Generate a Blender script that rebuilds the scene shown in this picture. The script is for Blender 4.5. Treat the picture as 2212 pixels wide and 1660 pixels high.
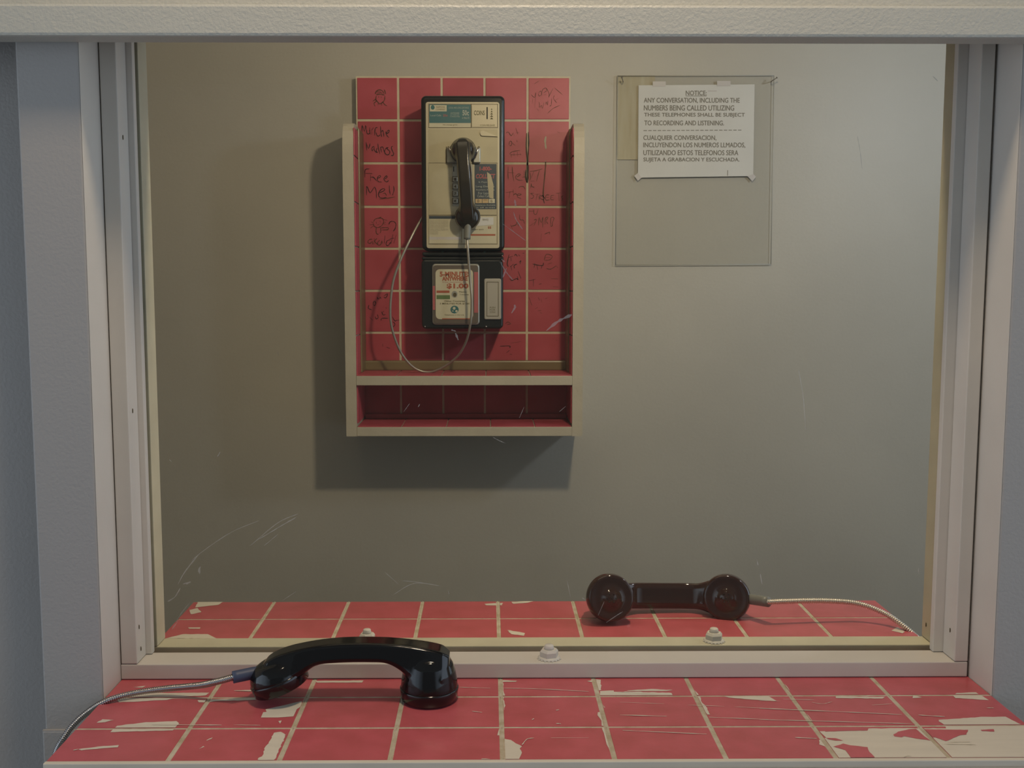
import bpy, bmesh, math, random
from mathutils import Vector, Matrix
random.seed(7)
for o in list(bpy.data.objects): bpy.data.objects.remove(o)
sc = bpy.context.scene
COL = sc.collection
# ------------------------------------------------------------------ camera
W, H_, F = 2212.0, 1660.0, 2212.0
PX, PY = 1074.0, 830.0
CT = 0.80                     # counter top height
CZ = CT + 0.4547              # eye height
PITCH = math.radians(5.577)
YAW = math.radians(0.492)
cam = bpy.data.cameras.new('camera'); camo = bpy.data.objects.new('camera', cam); COL.objects.link(camo)
camo.location = (0, 0, CZ); camo.rotation_euler = (math.pi/2 - PITCH, 0, -YAW)
cam.sensor_width = 36; cam.lens = 36*F/W; cam.shift_x = (W/2-PX)/W; cam.clip_start = .02
sc.camera = camo
# ------------------------------------------------------------------ light
sc.view_settings.view_transform = 'Standard'; sc.view_settings.look = 'None'
sc.view_settings.gamma = 1; sc.view_settings.use_curve_mapping = False
sc.view_settings.exposure = 0.72
wd = bpy.data.worlds.new('world'); sc.world = wd; wd.use_nodes = True
# ambient gradient: added glow from both sides, dim behind to keep handset reflections dark
_N = wd.node_tree.nodes; _L = wd.node_tree.links; _bg = _N['Background']
_tc = _N.new('ShaderNodeTexCoord'); _sx = _N.new('ShaderNodeSeparateXYZ'); _L.new(_tc.outputs['Generated'], _sx.inputs[0])
_ab = _N.new('ShaderNodeMath'); _ab.operation = 'ABSOLUTE'; _L.new(_sx.outputs[0], _ab.inputs[0])
_cr = _N.new('ShaderNodeValToRGB'); _cr.color_ramp.elements[0].position = .40; _cr.color_ramp.elements[1].position = .92
_cr.color_ramp.elements[0].color = (.030, .033, .036, 1); _cr.color_ramp.elements[1].color = (.29, .345, .415, 1)
_L.new(_ab.outputs[0], _cr.inputs[0]); _L.new(_cr.outputs[0], _bg.inputs[0]); _bg.inputs[1].default_value = 2.75
def area(name, loc, target, size, power, col, size_y=None):
    l = bpy.data.lights.new(name, 'AREA'); l.energy = power; l.color = col; l.size = size
    if size_y: l.shape = 'RECTANGLE'; l.size_y = size_y
    o = bpy.data.objects.new(name, l); COL.objects.link(o); o.location = loc
    d = Vector(target)-Vector(loc); o.rotation_euler = d.to_track_quat('-Z', 'Y').to_euler()
    return o
area('visitor_side_lamp', (0.05, 0.74, 2.36), (0.0, 0.98, 0.8), 0.16, 6.1, (1.0, 0.80, 0.58))
area('inmate_side_lamp', (0.33, 1.30, 1.93), (-0.05, 2.5, 0.55), 0.07, 5.2, (1.0, 0.83, 0.58))
area('inmate_side_warm_fill', (-0.25, 1.65, 2.38), (-0.25, 1.9, 0.0), 0.9, 1.9, (1.0, 0.84, 0.60))  # added warm fill, out of view, to brighten the back room
area('corridor_daylight', (1.30, 1.60, 1.80), (0.8, 2.6, 1.35), 0.14, 3.0, (0.80, 0.88, 1.0))

# ------------------------------------------------------------------ projection helpers (photo pixel -> point in the room)
_R = camo.rotation_euler.to_matrix()
def ray(px, py): return _R @ Vector(((px-PX)/F, -(py-PY)/F, -1.0))
def onY(px, py, D): r = ray(px, py); t = D/r.y; return Vector((r.x*t, D, CZ+r.z*t))
def onZ(px, py, z=CT): r = ray(px, py); t = (z-CZ)/r.z; return Vector((r.x*t, r.y*t, z))

# ------------------------------------------------------------------ materials
MATS = {}
def nt(name):
    m = bpy.data.materials.new(name); m.use_nodes = True; t = m.node_tree
    return m, t, t.nodes['Principled BSDF']
def mat(name, rgb, rough=.5, metal=0, bump=0, bscale=200, var=0, vscale=6, rgb2=None, stretch=None, spec=None, coat=0):
    if name in MATS: return MATS[name]
    m, t, b = nt(name); N = t.nodes; L = t.links
    b.inputs['Base Color'].default_value = (*rgb, 1); b.inputs['Roughness'].default_value = rough
    b.inputs['Metallic'].default_value = metal
    if spec is not None: b.inputs['Specular IOR Level'].default_value = spec
    if coat: b.inputs['Coat Weight'].default_value = coat; b.inputs['Coat Roughness'].default_value = .08
    tc = N.new('ShaderNodeTexCoord'); src = tc.outputs['Object']
    if stretch:
        mp = N.new('ShaderNodeMapping'); mp.inputs['Scale'].default_value = stretch; L.new(src, mp.inputs[0]); src = mp.outputs[0]
    if var:
        n = N.new('ShaderNodeTexNoise'); n.inputs['Scale'].default_value = vscale; n.inputs['Detail'].default_value = 5
        L.new(src, n.inputs['Vector'])
        r = N.new('ShaderNodeValToRGB'); r.color_ramp.elements[0].position = .32; r.color_ramp.elements[1].position = .68
        c2 = rgb2 or tuple(c*(1-var) for c in rgb)
        r.color_ramp.elements[0].color = (*c2, 1); r.color_ramp.elements[1].color = (*rgb, 1)
        L.new(n.outputs['Fac'], r.inputs[0]); L.new(r.outputs[0], b.inputs['Base Color'])
    if bump:
        n = N.new('ShaderNodeTexNoise'); n.inputs['Scale'].default_value = bscale; n.inputs['Detail'].default_value = 3
        L.new(src, n.inputs['Vector'])
        bp = N.new('ShaderNodeBump'); bp.inputs['Strength'].default_value = bump; bp.inputs['Distance'].default_value = .002
        L.new(n.outputs['Fac'], bp.inputs['Height']); L.new(bp.outputs[0], b.inputs['Normal'])
    MATS[name] = m; return m
def clear(name, tint, diff, dcol, ior=1.49, smudge=0.0):
    """clear acrylic sheet: transmits, reflects by angle, with a thin film of grime that scatters light"""
    m = bpy.data.materials.new(name); m.use_nodes = True; t = m.node_tree; N = t.nodes; L = t.links
    for n in list(N): N.remove(n)
    out = N.new('ShaderNodeOutputMaterial'); tr = N.new('ShaderNodeBsdfTransparent'); tr.inputs[0].default_value = (*tint, 1)
    gl = N.new('ShaderNodeBsdfGlossy'); gl.inputs['Roughness'].default_value = .015
    df = N.new('ShaderNodeBsdfDiffuse'); df.inputs[0].default_value = (*dcol, 1)
    # angle-dependent reflection of a thin sheet (same from both faces, so light passes straight through)
    geo = N.new('ShaderNodeNewGeometry'); dt = N.new('ShaderNodeVectorMath'); dt.operation = 'DOT_PRODUCT'
    L.new(geo.outputs['Normal'], dt.inputs[0]); L.new(geo.outputs['Incoming'], dt.inputs[1])
    def mth(op, a, b=None, v=None):
        k = N.new('ShaderNodeMath'); k.operation = op; L.new(a, k.inputs[0])
        if b is not None: k.inputs[1].default_value = b
        return k
    ab = mth('ABSOLUTE', dt.outputs['Value']); om = mth('SUBTRACT', ab.outputs[0], 1.0); o2 = mth('ABSOLUTE', om.outputs[0]); pw = mth('POWER', o2.outputs[0], 5.0)
    f0 = ((ior-1)/(ior+1))**2; ml = mth('MULTIPLY', pw.outputs[0], 1-f0); fr = mth('ADD', ml.outputs[0], f0)
    m1 = N.new('ShaderNodeMixShader'); m2 = N.new('ShaderNodeMixShader')
    L.new(fr.outputs[0], m1.inputs[0]); L.new(tr.outputs[0], m1.inputs[1]); L.new(gl.outputs[0], m1.inputs[2])
    tc = N.new('ShaderNodeTexCoord'); n = N.new('ShaderNodeTexNoise'); n.inputs['Scale'].default_value = 3.0; n.inputs['Detail'].default_value = 6
    L.new(tc.outputs['Object'], n.inputs['Vector'])
    mr = N.new('ShaderNodeMapRange'); mr.inputs[1].default_value = .35; mr.inputs[2].default_value = .75
    mr.inputs[3].default_value = diff; mr.inputs[4].default_value = diff+smudge
    L.new(n.outputs['Fac'], mr.inputs[0]); L.new(mr.outputs[0], m2.inputs[0])
    L.new(m1.outputs[0], m2.inputs[1]); L.new(df.outputs[0], m2.inputs[2]); L.new(m2.outputs[0], out.inputs[0])
    return m

M_wall = mat('grey_wall_paint', (.375, .352, .328), .55, bump=.25, bscale=260, var=.05, vscale=3)
M_wallback = mat('back_wall_paint', (.44, .415, .36), .5, bump=.12, bscale=160, var=.10, vscale=2.2)
M_cream = mat('cream_gloss_paint', (.57, .53, .465), .42, bump=.10, bscale=60, var=.06, vscale=14, stretch=(1, 1, 1))
M_creamb = mat('cream_beam_paint', (.50, .485, .42), .45, bump=.35, bscale=330, var=.04, vscale=8)
M_creamy = mat('yellower_cream_paint', (.51, .47, .35), .45, bump=.15, bscale=90, var=.12, vscale=18)  # yellower cream used on the rear stops
M_dark = mat('dark_gap', (.012, .010, .009), .8)
M_ceil = mat('ceiling_white', (.55, .54, .5), .8)
M_floor = mat('grey_floor', (.16, .15, .14), .5, var=.2, vscale=12)
M_red = mat('worn_red_tile_glaze', (.50, .100, .118), .33, bump=.06, bscale=120, var=.16, vscale=30, rgb2=(.42, .082, .090))
M_redb = mat('dark_red_tile_glaze', (.45, .080, .105), .42, bump=.05, bscale=90, var=.14, vscale=12, rgb2=(.37, .055, .072), spec=.35)
M_grout = mat('cream_grout', (.55, .49, .385), .8, bump=.5, bscale=300, var=.25, vscale=60, rgb2=(.40, .33, .22))
M_groutb = mat('booth_grout', (.62, .55, .41), .8, var=.15, vscale=40)
M_bare = mat('bare_cream_undercoat', (.62, .56, .46), .6, bump=.12, bscale=80, var=.08, vscale=30, stretch=(.4, 3, 1))
M_booth = mat('enclosure_cream_paint', (.47, .42, .325), .5, bump=.2, bscale=120, var=.08, vscale=20)
M_cove = mat('olive_corner_trim', (.20, .155, .075), .35, var=.15, vscale=15)
M_hand = mat('black_gloss_plastic', (.005, .005, .005), .10, bump=.02, bscale=40, spec=.42)
M_handr = mat('black_plastic_cap', (.010, .007, .007), .12)
M_handb = mat('reflection_browned_plastic', (.035, .014, .011), .08, coat=.3)  # black plastic with red reflection and glass haze put into its colour
M_blue = mat('blue_rubber_sleeve', (.045, .060, .11), .5)
M_greyr = mat('grey_sleeve', (.17, .17, .15), .4)
M_steel = mat('armoured_steel', (.36, .34, .33), .22, metal=.95)
M_steelw = mat('pale_armoured_steel', (.66, .60, .52), .35, metal=.75)
M_cordg = mat('thin_steel_cord', (.34, .31, .26), .35, metal=.5)
M_black = mat('black_phone_housing', (.012, .012, .010), .22)
M_plate = mat('brushed_faceplate', (.40, .355, .235), .45, metal=.15, var=.12, vscale=25, bump=.05, bscale=300)
M_plate2 = mat('pale_faceplate_rim', (.46, .41, .29), .4, metal=.15)
M_chrome = mat('worn_chrome', (.55, .50, .45), .18, metal=1)
M_chromed = mat('dull_steel_keys', (.38, .375, .33), .35, metal=.6)
M_brownline = mat('brown_seam', (.075, .055, .02), .6)
M_teal = mat('teal_placard', (.035, .115, .125), .4)
M_tealt = mat('pale_print', (.34, .36, .31), .6)
M_navy = mat('navy_sticker', (.030, .045, .062), .45, var=.3, vscale=40)
M_pink = mat('red_print', (.36, .09, .09), .6)
M_pap = mat('sticker_paper', (.50, .46, .33), .6, var=.06, vscale=30)
M_ink = mat('dark_print', (.05, .035, .02), .7)
M_inkg = mat('olive_print', (.10, .085, .03), .7)
M_inkr = mat('red_brown_print', (.33, .085, .04), .7)
M_green = mat('green_print', (.10, .15, .05), .7)
M_globe = mat('teal_print', (.03, .12, .12), .6)
M_orange = mat('orange_print', (.45, .32, .16), .6)
M_grf = mat('scratched_dark_ink', (.045, .002, .002), .6)
M_grf2 = mat('faded_brown_ink', (.10, .025, .006), .6)
M_paper = mat('notice_paper', (.56, .55, .52), .7, var=.05, vscale=14)
M_paperold = mat('yellowed_paper', (.50, .455, .34), .7, var=.18, vscale=9, rgb2=(.42, .36, .23), stretch=(6, 1, .6))
M_print = mat('grey_notice_print', (.17, .155, .125), .7)
M_tape = mat('cloudy_tape', (.46, .43, .41), .4)
M_alum = mat('coin_return_metal', (.40, .37, .31), .4, metal=.3)
M_nail = mat('nail_steel', (.2, .18, .16), .4, metal=.7)
M_glass = clear('clear_acrylic_pane', (.93, .935, .915), .018, (.30, .27, .20), 1.25, .016)
M_sheet = clear('thin_clear_sheet', (.955, .955, .94), .04, (.4, .4, .38), 1.35, .03)
M_scr = clear('scratch_scatter', (.9, .9, .9), .30, (.75, .74, .70), 1.2)

# ------------------------------------------------------------------ mesh builder
class MB:
    def __init__(s): s.v = []; s.f = []; s.m = []; s.sm = []; s.mats = []
    def mi(s, m):
        if m not in s.mats: s.mats.append(m)
        return s.mats.index(m)
    def add(s, vs, fs, m, smooth=False, T=None):
        b = len(s.v); i = s.mi(m)
        for p in vs:
            p = Vector(p); s.v.append(T @ p if T else p)
        for f in fs: s.f.append([b+k for k in f]); s.m.append(i); s.sm.append(smooth)
    def box(s, a, b, m, bev=0.0, T=None):
        x0, x1 = sorted((a[0], b[0])); y0, y1 = sorted((a[1], b[1])); z0, z1 = sorted((a[2], b[2]))
        bm = bmesh.new(); bmesh.ops.create_cube(bm, size=1)
        for v in bm.verts:
            v.co = Vector(((x0+x1)/2+v.co.x*(x1-x0), (y0+y1)/2+v.co.y*(y1-y0), (z0+z1)/2+v.co.z*(z1-z0)))
        if bev: bmesh.ops.bevel(bm, geom=bm.edges[:], offset=min(bev, .45*min(x1-x0, y1-y0, z1-z0)), segments=2, affect='EDGES', profile=.6)
        s.bm(bm, m, T=T)
    def bm(s, bm, m, smooth=False, T=None):
        bm.verts.index_update()
        s.add([v.co.copy() for v in bm.verts], [[v.index for v in f.verts] for f in bm.faces], m, smooth, T); bm.free()
    def prism(s, pts, h, m, T=None, back=0.0):
        """pts (u,v) polygon in local XY, front at z=h, base z=back"""
        n = len(pts)
        area2 = sum(pts[i][0]*pts[(i+1) % n][1]-pts[(i+1) % n][0]*pts[i][1] for i in range(n))
        if area2 < 0: pts = pts[::-1]
        vs = [(x, y, h) for x, y in pts]+[(x, y, back) for x, y in pts]
        fs = [list(range(n))]+[[i+n, (i+1) % n+n, (i+1) % n, i] for i in range(n)]
        s.add(vs, fs, m, False, T)
    def rslab(s, x0, z0, x1, z1, yf, yb, r, m, bev=.0015, seg=5, m_side=None):
        """rounded upright slab facing -Y with a chamfered front rim"""
        if x0 > x1: x0, x1 = x1, x0
        if z0 > z1: z0, z1 = z1, z0
        def ring(ins, y):
            o = []; rr = max(r-ins, .0002)
            for cx, cz, a0 in ((x1-r, z1-r, 0), (x0+r, z1-r, 90), (x0+r, z0+r, 180), (x1-r, z0+r, 270)):
                for k in range(seg+1):
                    a = math.radians(a0+90*k/seg); o.append((cx+rr*math.cos(a), y, cz+rr*math.sin(a)))
            return o
        R = [ring(bev, yf), ring(bev*.3, yf+bev*.3), ring(0, yf+bev), ring(0, yb)]; n = len(R[0]); vs = sum(R, [])
        s.add(R[0], [list(range(n))[::-1]], m)
        fs = []
        for k in range(3):
            for i in range(n):
                j = (i+1) % n; fs.append([k*n+i, k*n+j, (k+1)*n+j, (k+1)*n+i])
        fs = [f[::-1] for f in fs]
        s.add(vs, fs, m_side or m, True); s.add(R[3], [list(range(n))], m_side or m)
    def lathe(s, prof, m, T=None, n=40, smooth=True, caps=True):
        vs = []; fs = []
        for r, z in prof:
            for k in range(n):
                a = 2*math.pi*k/n; vs.append((r*math.cos(a), r*math.sin(a), z))
        for i in range(len(prof)-1):
            for k in range(n):
                j = (k+1) % n; fs.append([i*n+k, i*n+j, (i+1)*n+j, (i+1)*n+k])
        if caps: fs.append(list(range(n))[::-1]); fs.append([(len(prof)-1)*n+k for k in range(n)])
        s.add(vs, fs, m, smooth, T)
    def tube(s, pts, rad, m, n=12, T=None, ribs=None):
        """pts list of Vector; rad constant or function of arc length"""
        L = [0]
        for i in range(1, len(pts)): L.append(L[-1]+(pts[i]-pts[i-1]).length)
        up = Vector((0, 0, 1)); vs = []; fs = []; prev = None
        for i, p in enumerate(pts):
            t = (pts[min(i+1, len(pts)-1)]-pts[max(i-1, 0)]).normalized()
            if prev is None:
                a = up if abs(t.z) < .9 else Vector((1, 0, 0)); nx = (a-t*a.dot(t)).normalized()
            else: nx = (prev-t*prev.dot(t)).normalized()
            prev = nx; ny = t.cross(nx); r = rad(L[i]) if callable(rad) else rad
            for k in range(n):
                a = 2*math.pi*k/n; vs.append(p+nx*(r*math.cos(a))+ny*(r*math.sin(a)))
        for i in range(len(pts)-1):
            for k in range(n):
                j = (k+1) % n; fs.append([i*n+k, i*n+j, (i+1)*n+j, (i+1)*n+k])
        fs.append(list(range(n))[::-1]); fs.append([(len(pts)-1)*n+k for k in range(n)])
        s.add(vs, fs, m, True, T)
    def stroke(s, pts, w, m, h, T, jag=0.0):
        """flat stroke of width w along 2D pts, as a thin raised ribbon"""
        if len(pts) < 2: return
        P = [Vector((p[0], p[1])) for p in pts]; Lf = []; Rt = []
        for i, p in enumerate(P):
            t = (P[min(i+1, len(P)-1)]-P[max(i-1, 0)])
            if t.length < 1e-9: t = Vector((1, 0))
            t.normalize(); nn = Vector((-t.y, t.x)); ww = w*(.5 if i in (0, len(P)-1) else 1)*(1+random.uniform(-jag, jag))/2
            Lf.append(p+nn*ww); Rt.append(p-nn*ww)
        for i in range(len(P)-1):
            q = [Lf[i], Rt[i], Rt[i+1], Lf[i+1]]
            s.add([(a.x, a.y, h) for a in q], [[0, 1, 2, 3]], m, False, T)
    def text(s, body, box, m, h, T, bold=0.0, fit='both', shear=0.0):
        """fit a line of lettering into box (u0,v0,u1,v1), v up"""
        c = bpy.data.curves.new('tmp', 'FONT'); c.body = body; c.size = 1; c.resolution_u = 3; c.offset = bold; c.shear = shear
        o = bpy.data.objects.new('tmp', c); COL.objects.link(o)
        me = bpy.data.meshes.new_from_object(o.evaluated_get(bpy.context.evaluated_depsgraph_get()))
        if len(me.vertices):
            xs = [v.co.x for v in me.vertices]; ys = [v.co.y for v in me.vertices]
            sx = (box[2]-box[0])/max(max(xs)-min(xs), 1e-6); sy = (box[3]-box[1])/max(max(ys)-min(ys), 1e-6)
            s.add([(box[0]+(v.co.x-min(xs))*sx, box[1]+(v.co.y-min(ys))*sy, h) for v in me.vertices],
                  [list(p.vertices) for p in me.polygons], m, False, T)
        bpy.data.objects.remove(o); bpy.data.meshes.remove(me); bpy.data.curves.remove(c)
    def mesh(s, name):
        me = bpy.data.meshes.new(name); me.from_pydata([tuple(v) for v in s.v], [], s.f)
        for m in s.mats: me.materials.append(m)
        me.polygons.foreach_set('material_index', s.m); me.polygons.foreach_set('use_smooth', s.sm)
        me.update(); return me
    def build(s, name, parent=None):
        o = bpy.data.objects.new(name, s.mesh(name)); COL.objects.link(o)
        if parent: o.parent = parent; o.matrix_parent_inverse = Matrix.Translation(parent.location).inverted() if parent.type == 'EMPTY' and parent.parent is None and parent.rotation_euler == Matrix.Identity(3).to_euler() else Matrix()
        return o
def struct(name, mb): o = mb.build(name); o['kind'] = 'structure'; return o
def thing(name, loc, label, cat, group=None):
    o = bpy.data.objects.new(name, None); COL.objects.link(o); o.location = loc; o.empty_display_size = .05
    o['label'] = label; o['category'] = cat
    if group: o['group'] = group
    return o
def wallT(D):   # local (u,v,h): u -> X, v -> Z, h -> towards the camera, plane at depth D
    return Matrix(((1, 0, 0, 0), (0, 0, -1, D), (0, 1, 0, 0), (0, 0, 0, 1)))
def topT(z): return Matrix.Translation((0, 0, z))
def smooth_path(pts, sub):
    P = [pts[0]*2-pts[1]]+list(pts)+[pts[-1]*2-pts[-2]]; out = []
    for i in range(1, len(P)-2):
        a, b, c, d = P[i-1], P[i], P[i+1], P[i+2]
        for k in range(sub):
            t = k/sub; out.append(.5*((2*b)+(c-a)*t+(2*a-5*b+4*c-d)*t*t+(3*b-a-3*c+d)*t**3))
    out.append(P[-2]); return out
def resample(pts, step):
    out = [pts[0]]; acc = 0
    for i in range(1, len(pts)):
        a, b = pts[i-1], pts[i]; d = (b-a).length
        if d < 1e-9: continue
        t = step-acc
        while t <= d: out.append(a+(b-a)*(t/d)); t += step
        acc = (acc+d) % step if d+acc >= step else acc+d
    return out

# ================================================================== DEPTHS
D_post = 1.093; D_bar = 1.1456; D_gl0 = 1.1875; D_gl1 = 1.1985; D_bb = 1.203; D_bbe = 1.234
D_far = 1.438; D_front = 0.9395; D_wall = 2.622; D_tile = 2.593
XL = onZ(262, 1477).x-.004; XR = onZ(2091, 1469).x+.0052            # counter / opening width
ZB = onY(1100, 1434, D_bar).z                             # stop height
Z_beam0 = onY(1100, 79, 1.062).z; Z_beam1 = onY(1100, 9, 1.062).z
Z_head = 1.553; CEIL = 2.42
# ------------------------------------------------------------------ room shell
mb = MB(); mb.box((-2.6, -2.2, -.05), (2.6, D_wall+.1, 0), M_floor); struct('floor', mb)
mb = MB(); mb.box((-2.6, -2.2, CEIL), (2.6, D_wall+.1, CEIL+.05), M_ceil); struct('ceiling', mb)
mb = MB(); mb.box((-2.6, D_wall, 0), (2.6, D_wall+.1, CEIL), M_wallback); struct('wall_back', mb)
mb = MB(); mb.box((-1.5, 1.26, 0), (-1.42, D_wall, CEIL), M_wallback); struct('wall_left', mb)
XPL = onY(59, 700, D_post).x
# wall that separates the two sides: recessed field + projecting posts + part over the opening
mb = MB()
mb.box((-2.6, 1.135, 0), (XPL+.01, 1.255, CEIL), M_wall)
mb.box((XL+.0, 1.10, 0), (XR, 1.255, CT-.045), M_wall)
mb.box((XR+.06, 1.135, 0), (2.6, 1.255, CEIL), M_wall)
mb.box((XL-.06, 1.094, Z_head), (XR+.06, 1.25, CEIL), M_creamb)
struct('wall_front', mb)
def post(name, xa, xb, rev):
    mb = MB(); inner = rev
    mb.box((xa, D_post, 0), (xb, 1.255, CEIL), M_wall, .002)
    struct(name, mb)
REV = .0006
post('wall_left_post', XPL, XL-REV, 1)
post('wall_right_post', XR+REV, .72, -1)
mb = MB(); mb.box((XL-REV, D_post+.0008, CT-.002), (XL, D_bbe+.02, Z_head), M_cream, .0008); struct('trim_1', mb)
mb = MB(); mb.box((XR, D_post+.0008, CT-.002), (XR+REV, D_bbe+.02, Z_head), M_cream, .0008); struct('trim_2', mb)
mb = MB(); mb.box((-1.3, 1.062, Z_beam0), (1.3, D_post, Z_beam1), M_creamb, .003)
mb.box((-1.3, 1.072, Z_beam1), (1.3, 1.094, Z_beam1+.30), M_creamb, .002); struct('trim_3', mb)
# lower wall panels with the painted ledge seam
zl = onY(130, 1577, D_post).z
mb = MB(); mb.box((XPL-.002, D_post-.004, 0), (XL-.006, D_post+.02, zl), M_wall, .002)
mb.box((XPL-.002, D_post-.0035, zl-.0005), (XL-.03, D_post, zl+.0006), M_wall); struct('trim_4', mb)
mb = MB(); mb.box((XR+.006, D_post-.004, 0), (.72, D_post+.02, zl+.003), M_wall, .002)
mb.box((XR+.02, D_post-.0035, zl+.0026), (.72, D_post, zl+.0036), M_wall); struct('trim_5', mb)

# ------------------------------------------------------------------ tiled counter
cx = [XL]+[onZ(x, y).x for x, y in ((470, 1484), (678, 1473), (877, 1475), (1081, 1480), (1282, 1468), (1484, 1470), (1683, 1470), (1888, 1470))]+[XR]
rows = [D_front+.004, onZ(1100, 1572).y, onZ(1100, 1505.6).y, 1.1725, 1.279, onZ(1000, 1337).y, D_far]
tiles = []
mb = MB()
mb.box((XL, D_front, CT-.045), (XR, D_far, CT-.0005), M_grout, .002)
mb.box((XL, D_front-.002, CT-.045), (XR, D_front+.004, CT+.0003), M_bare, .001)
for r in range(6):
    for c in range(9):
        gx, gy = .0026, .0019
        x0, x1 = cx[c]+(gx if c else .0008), cx[c+1]-(gx if c < 8 else .0008)
        y0, y1 = rows[r]+(gy if r else .0005), rows[r+1]-gy
        tiles.append((x0, y0, x1, y1)); mb.box((x0, y0, CT-.006), (x1, y1, CT), M_red, .0004)
# raised grout beads in the joints that run away from the viewer
for c in range(1, 9):
    for r in range(0, 6):
        p = [Vector((cx[c]+random.uniform(-.0004, .0004), rows[r]+(rows[r+1]-rows[r])*k/8, CT-.0014)) for k in range(9)]
        mb.tube(p, .0013, M_grout, 6)
def clip(poly, rc):
    x0, y0, x1, y1 = rc
    for ax, lim, sg in ((0, x0, 1), (0, x1, -1), (1, y0, 1), (1, y1, -1)):
        out = []
        for i in range(len(poly)):
            a, b = poly[i-1], poly[i]; ia = (a[ax]-lim)*sg >= 0; ib = (b[ax]-lim)*sg >= 0
            if ia != ib:
                t = (lim-a[ax])/(b[ax]-a[ax]); out.append((a[0]+(b[0]-a[0])*t, a[1]+(b[1]-a[1])*t))
            if ib: out.append(b)
        poly = out
        if len(poly) < 3: return None
    return poly
def jagged(poly, step, amp):
    out = []
    for i in range(len(poly)):
        a, b = poly[i], poly[(i+1) % len(poly)]; d = math.hypot(b[0]-a[0], b[1]-a[1]); n = max(1, int(d/step))
        for k in range(n):
            t = k/n; j = amp if k else amp*.3
            out.append((a[0]+(b[0]-a[0])*t+random.uniform(-j, j), a[1]+(b[1]-a[1])*t+random.uniform(-j, j)))
    return out
def tri_add(mb, poly, h, m):
    from mathutils.geometry import tessellate_polygon
    tr = tessellate_polygon([[Vector((x, y, 0)) for x, y in poly]])
    fs = []
    for t in tr:
        a, b, c = (poly[i] for i in t)
        ar = (b[0]-a[0])*(c[1]-a[1])-(c[0]-a[0])*(b[1]-a[1]); fs.append(list(t) if ar > 0 else list(t)[::-1])
    mb.add([(x, y, h) for x, y in poly], fs, m)
_pn = [0]
def patch(pix, m=M_bare, h=.00025, step=.004, amp=.0006):
    _pn[0] += 1; h = h+_pn[0]*2e-6
    w = [tuple(onZ(x, y)[:2]) for x, y in pix]; w = jagged(w, step, amp)
    for t in tiles:
        q = clip(w, t)
        if q: tri_add(mb, q, CT+h, m)
def cr(ox, oy, s, pts): return [(ox+x/s, oy+y/s) for x, y in pts]
R6 = lambda *p: cr(1640, 1440, 3.867, p)
patch(R6((505, 545), (700, 540), (905, 541), (912, 523), (1200, 519), (1560, 522), (1545, 490), (1500, 462), (1500, 450), (1640, 440), (1800, 431), (1850, 425), (2060, 424), (2330, 560), (2460, 800), (655, 800), (590, 690), (500, 655), (498, 620), (560, 600)))
patch(R6((1620, 250), (1650, 225), (1810, 220), (1920, 285), (1640, 268)))
patch(R6((1285, 245), (1360, 262), (1280, 268)))
for a, b in ((640, 1050), ): patch(R6((a, 252), (b, 258), (b-20, 272), (a, 268)))
# red left standing inside the bare area
RED = lambda *p: patch(R6(*p), M_red, .0005, .004, .0004)
RED((1120, 575), (1160, 550), (1250, 530), (1310, 527), (1380, 590), (1430, 625), (1270, 600), (1210, 588), (1190, 598), (1130, 590))
RED((1370, 530), (1745, 535), (1730, 575), (1680, 580), (1560, 630), (1470, 598), (1440, 600))
RED((1850, 535), (1960, 530), (1965, 550), (1860, 545))
RED((560, 530), (905, 525), (905, 540), (700, 545), (550, 550))
RED((560, 602), (640, 605), (700, 625), (640, 625), (580, 615))
RED((620, 675), (700, 650), (760, 665), (905, 680), (920, 720), (960, 760), (990, 800), (800, 800), (760, 760), (720, 705))
L6 = lambda *p: cr(100, 1440, 3.95, p)
patch(L6((545, 565), (605, 510), (850, 480), (1110, 470), (1135, 490), (1080, 550), (900, 555), (700, 560)))
patch(L6((430, 485), (480, 455), (580, 460), (500, 480)), step=.003)
patch(L6((270, 710), (440, 688), (620, 675), (610, 695), (460, 705), (300, 720)), amp=.0004)
patch(L6((600, 290), (640, 250), (850, 230), (1390, 228), (1360, 250), (1150, 265), (1030, 290), (620, 310)))
patch(L6((1290, 292), (1780, 265), (1790, 290), (1440, 300), (1380, 310), (1300, 310)))
patch(L6((1830, 440), (1850, 395), (1990, 380), (2140, 365), (2110, 430), (1980, 440)), step=.01)
patch(L6((1870, 370), (2180, 300), (2180, 340), (2130, 375), (1880, 395)), step=.01)
patch(L6((1945, 570), (2000, 562), (2045, 590), (2060, 560), (1935, 825), (1870, 820), (1800, 800), (1850, 760), (1870, 690), (1900, 650)), amp=.0009, step=.003)
patch(L6((1980, 470), (2010, 465), (1995, 492)), step=.003)
patch(L6((1365, 635), (1420, 610), (1410, 622), (1370, 637)), step=.003); patch(L6((1300, 708), (1340, 685), (1350, 690), (1310, 706)), step=.003)
patch(L6((740, 180), (850, 170), (820, 185)), step=.003)
patch(L6((1600, 208), (1760, 205), (1760, 216), (1650, 214)))
patch(cr(500, 1350, 4.254, ((765, 520), (1215, 515), (1200, 535), (790, 535))), amp=.0004)
C6 = lambda *p: cr(1060, 1440, 3.687, p)
patch(C6((105, 580), (160, 590), (248, 640), (232, 660), (248, 690), (225, 755), (100, 760)), step=.004)
patch(C6((870, 200), (980, 195), (985, 235), (870, 240)))
patch(C6((835, 105), (875, 110), (880, 190), (850, 200)), amp=.0009, step=.003)
patch(C6((980, 205), (1150, 205), (1440, 215), (1450, 235), (980, 238)), amp=.0007, step=.003)
patch(C6((1080, 195), (1280, 183), (1450, 192), (1400, 199), (1100, 200)), amp=.0004, step=.003)
patch(C6((1850, 240), (2212, 240), (2280, 280), (2080, 268), (1900, 252)), amp=.0004)
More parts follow.
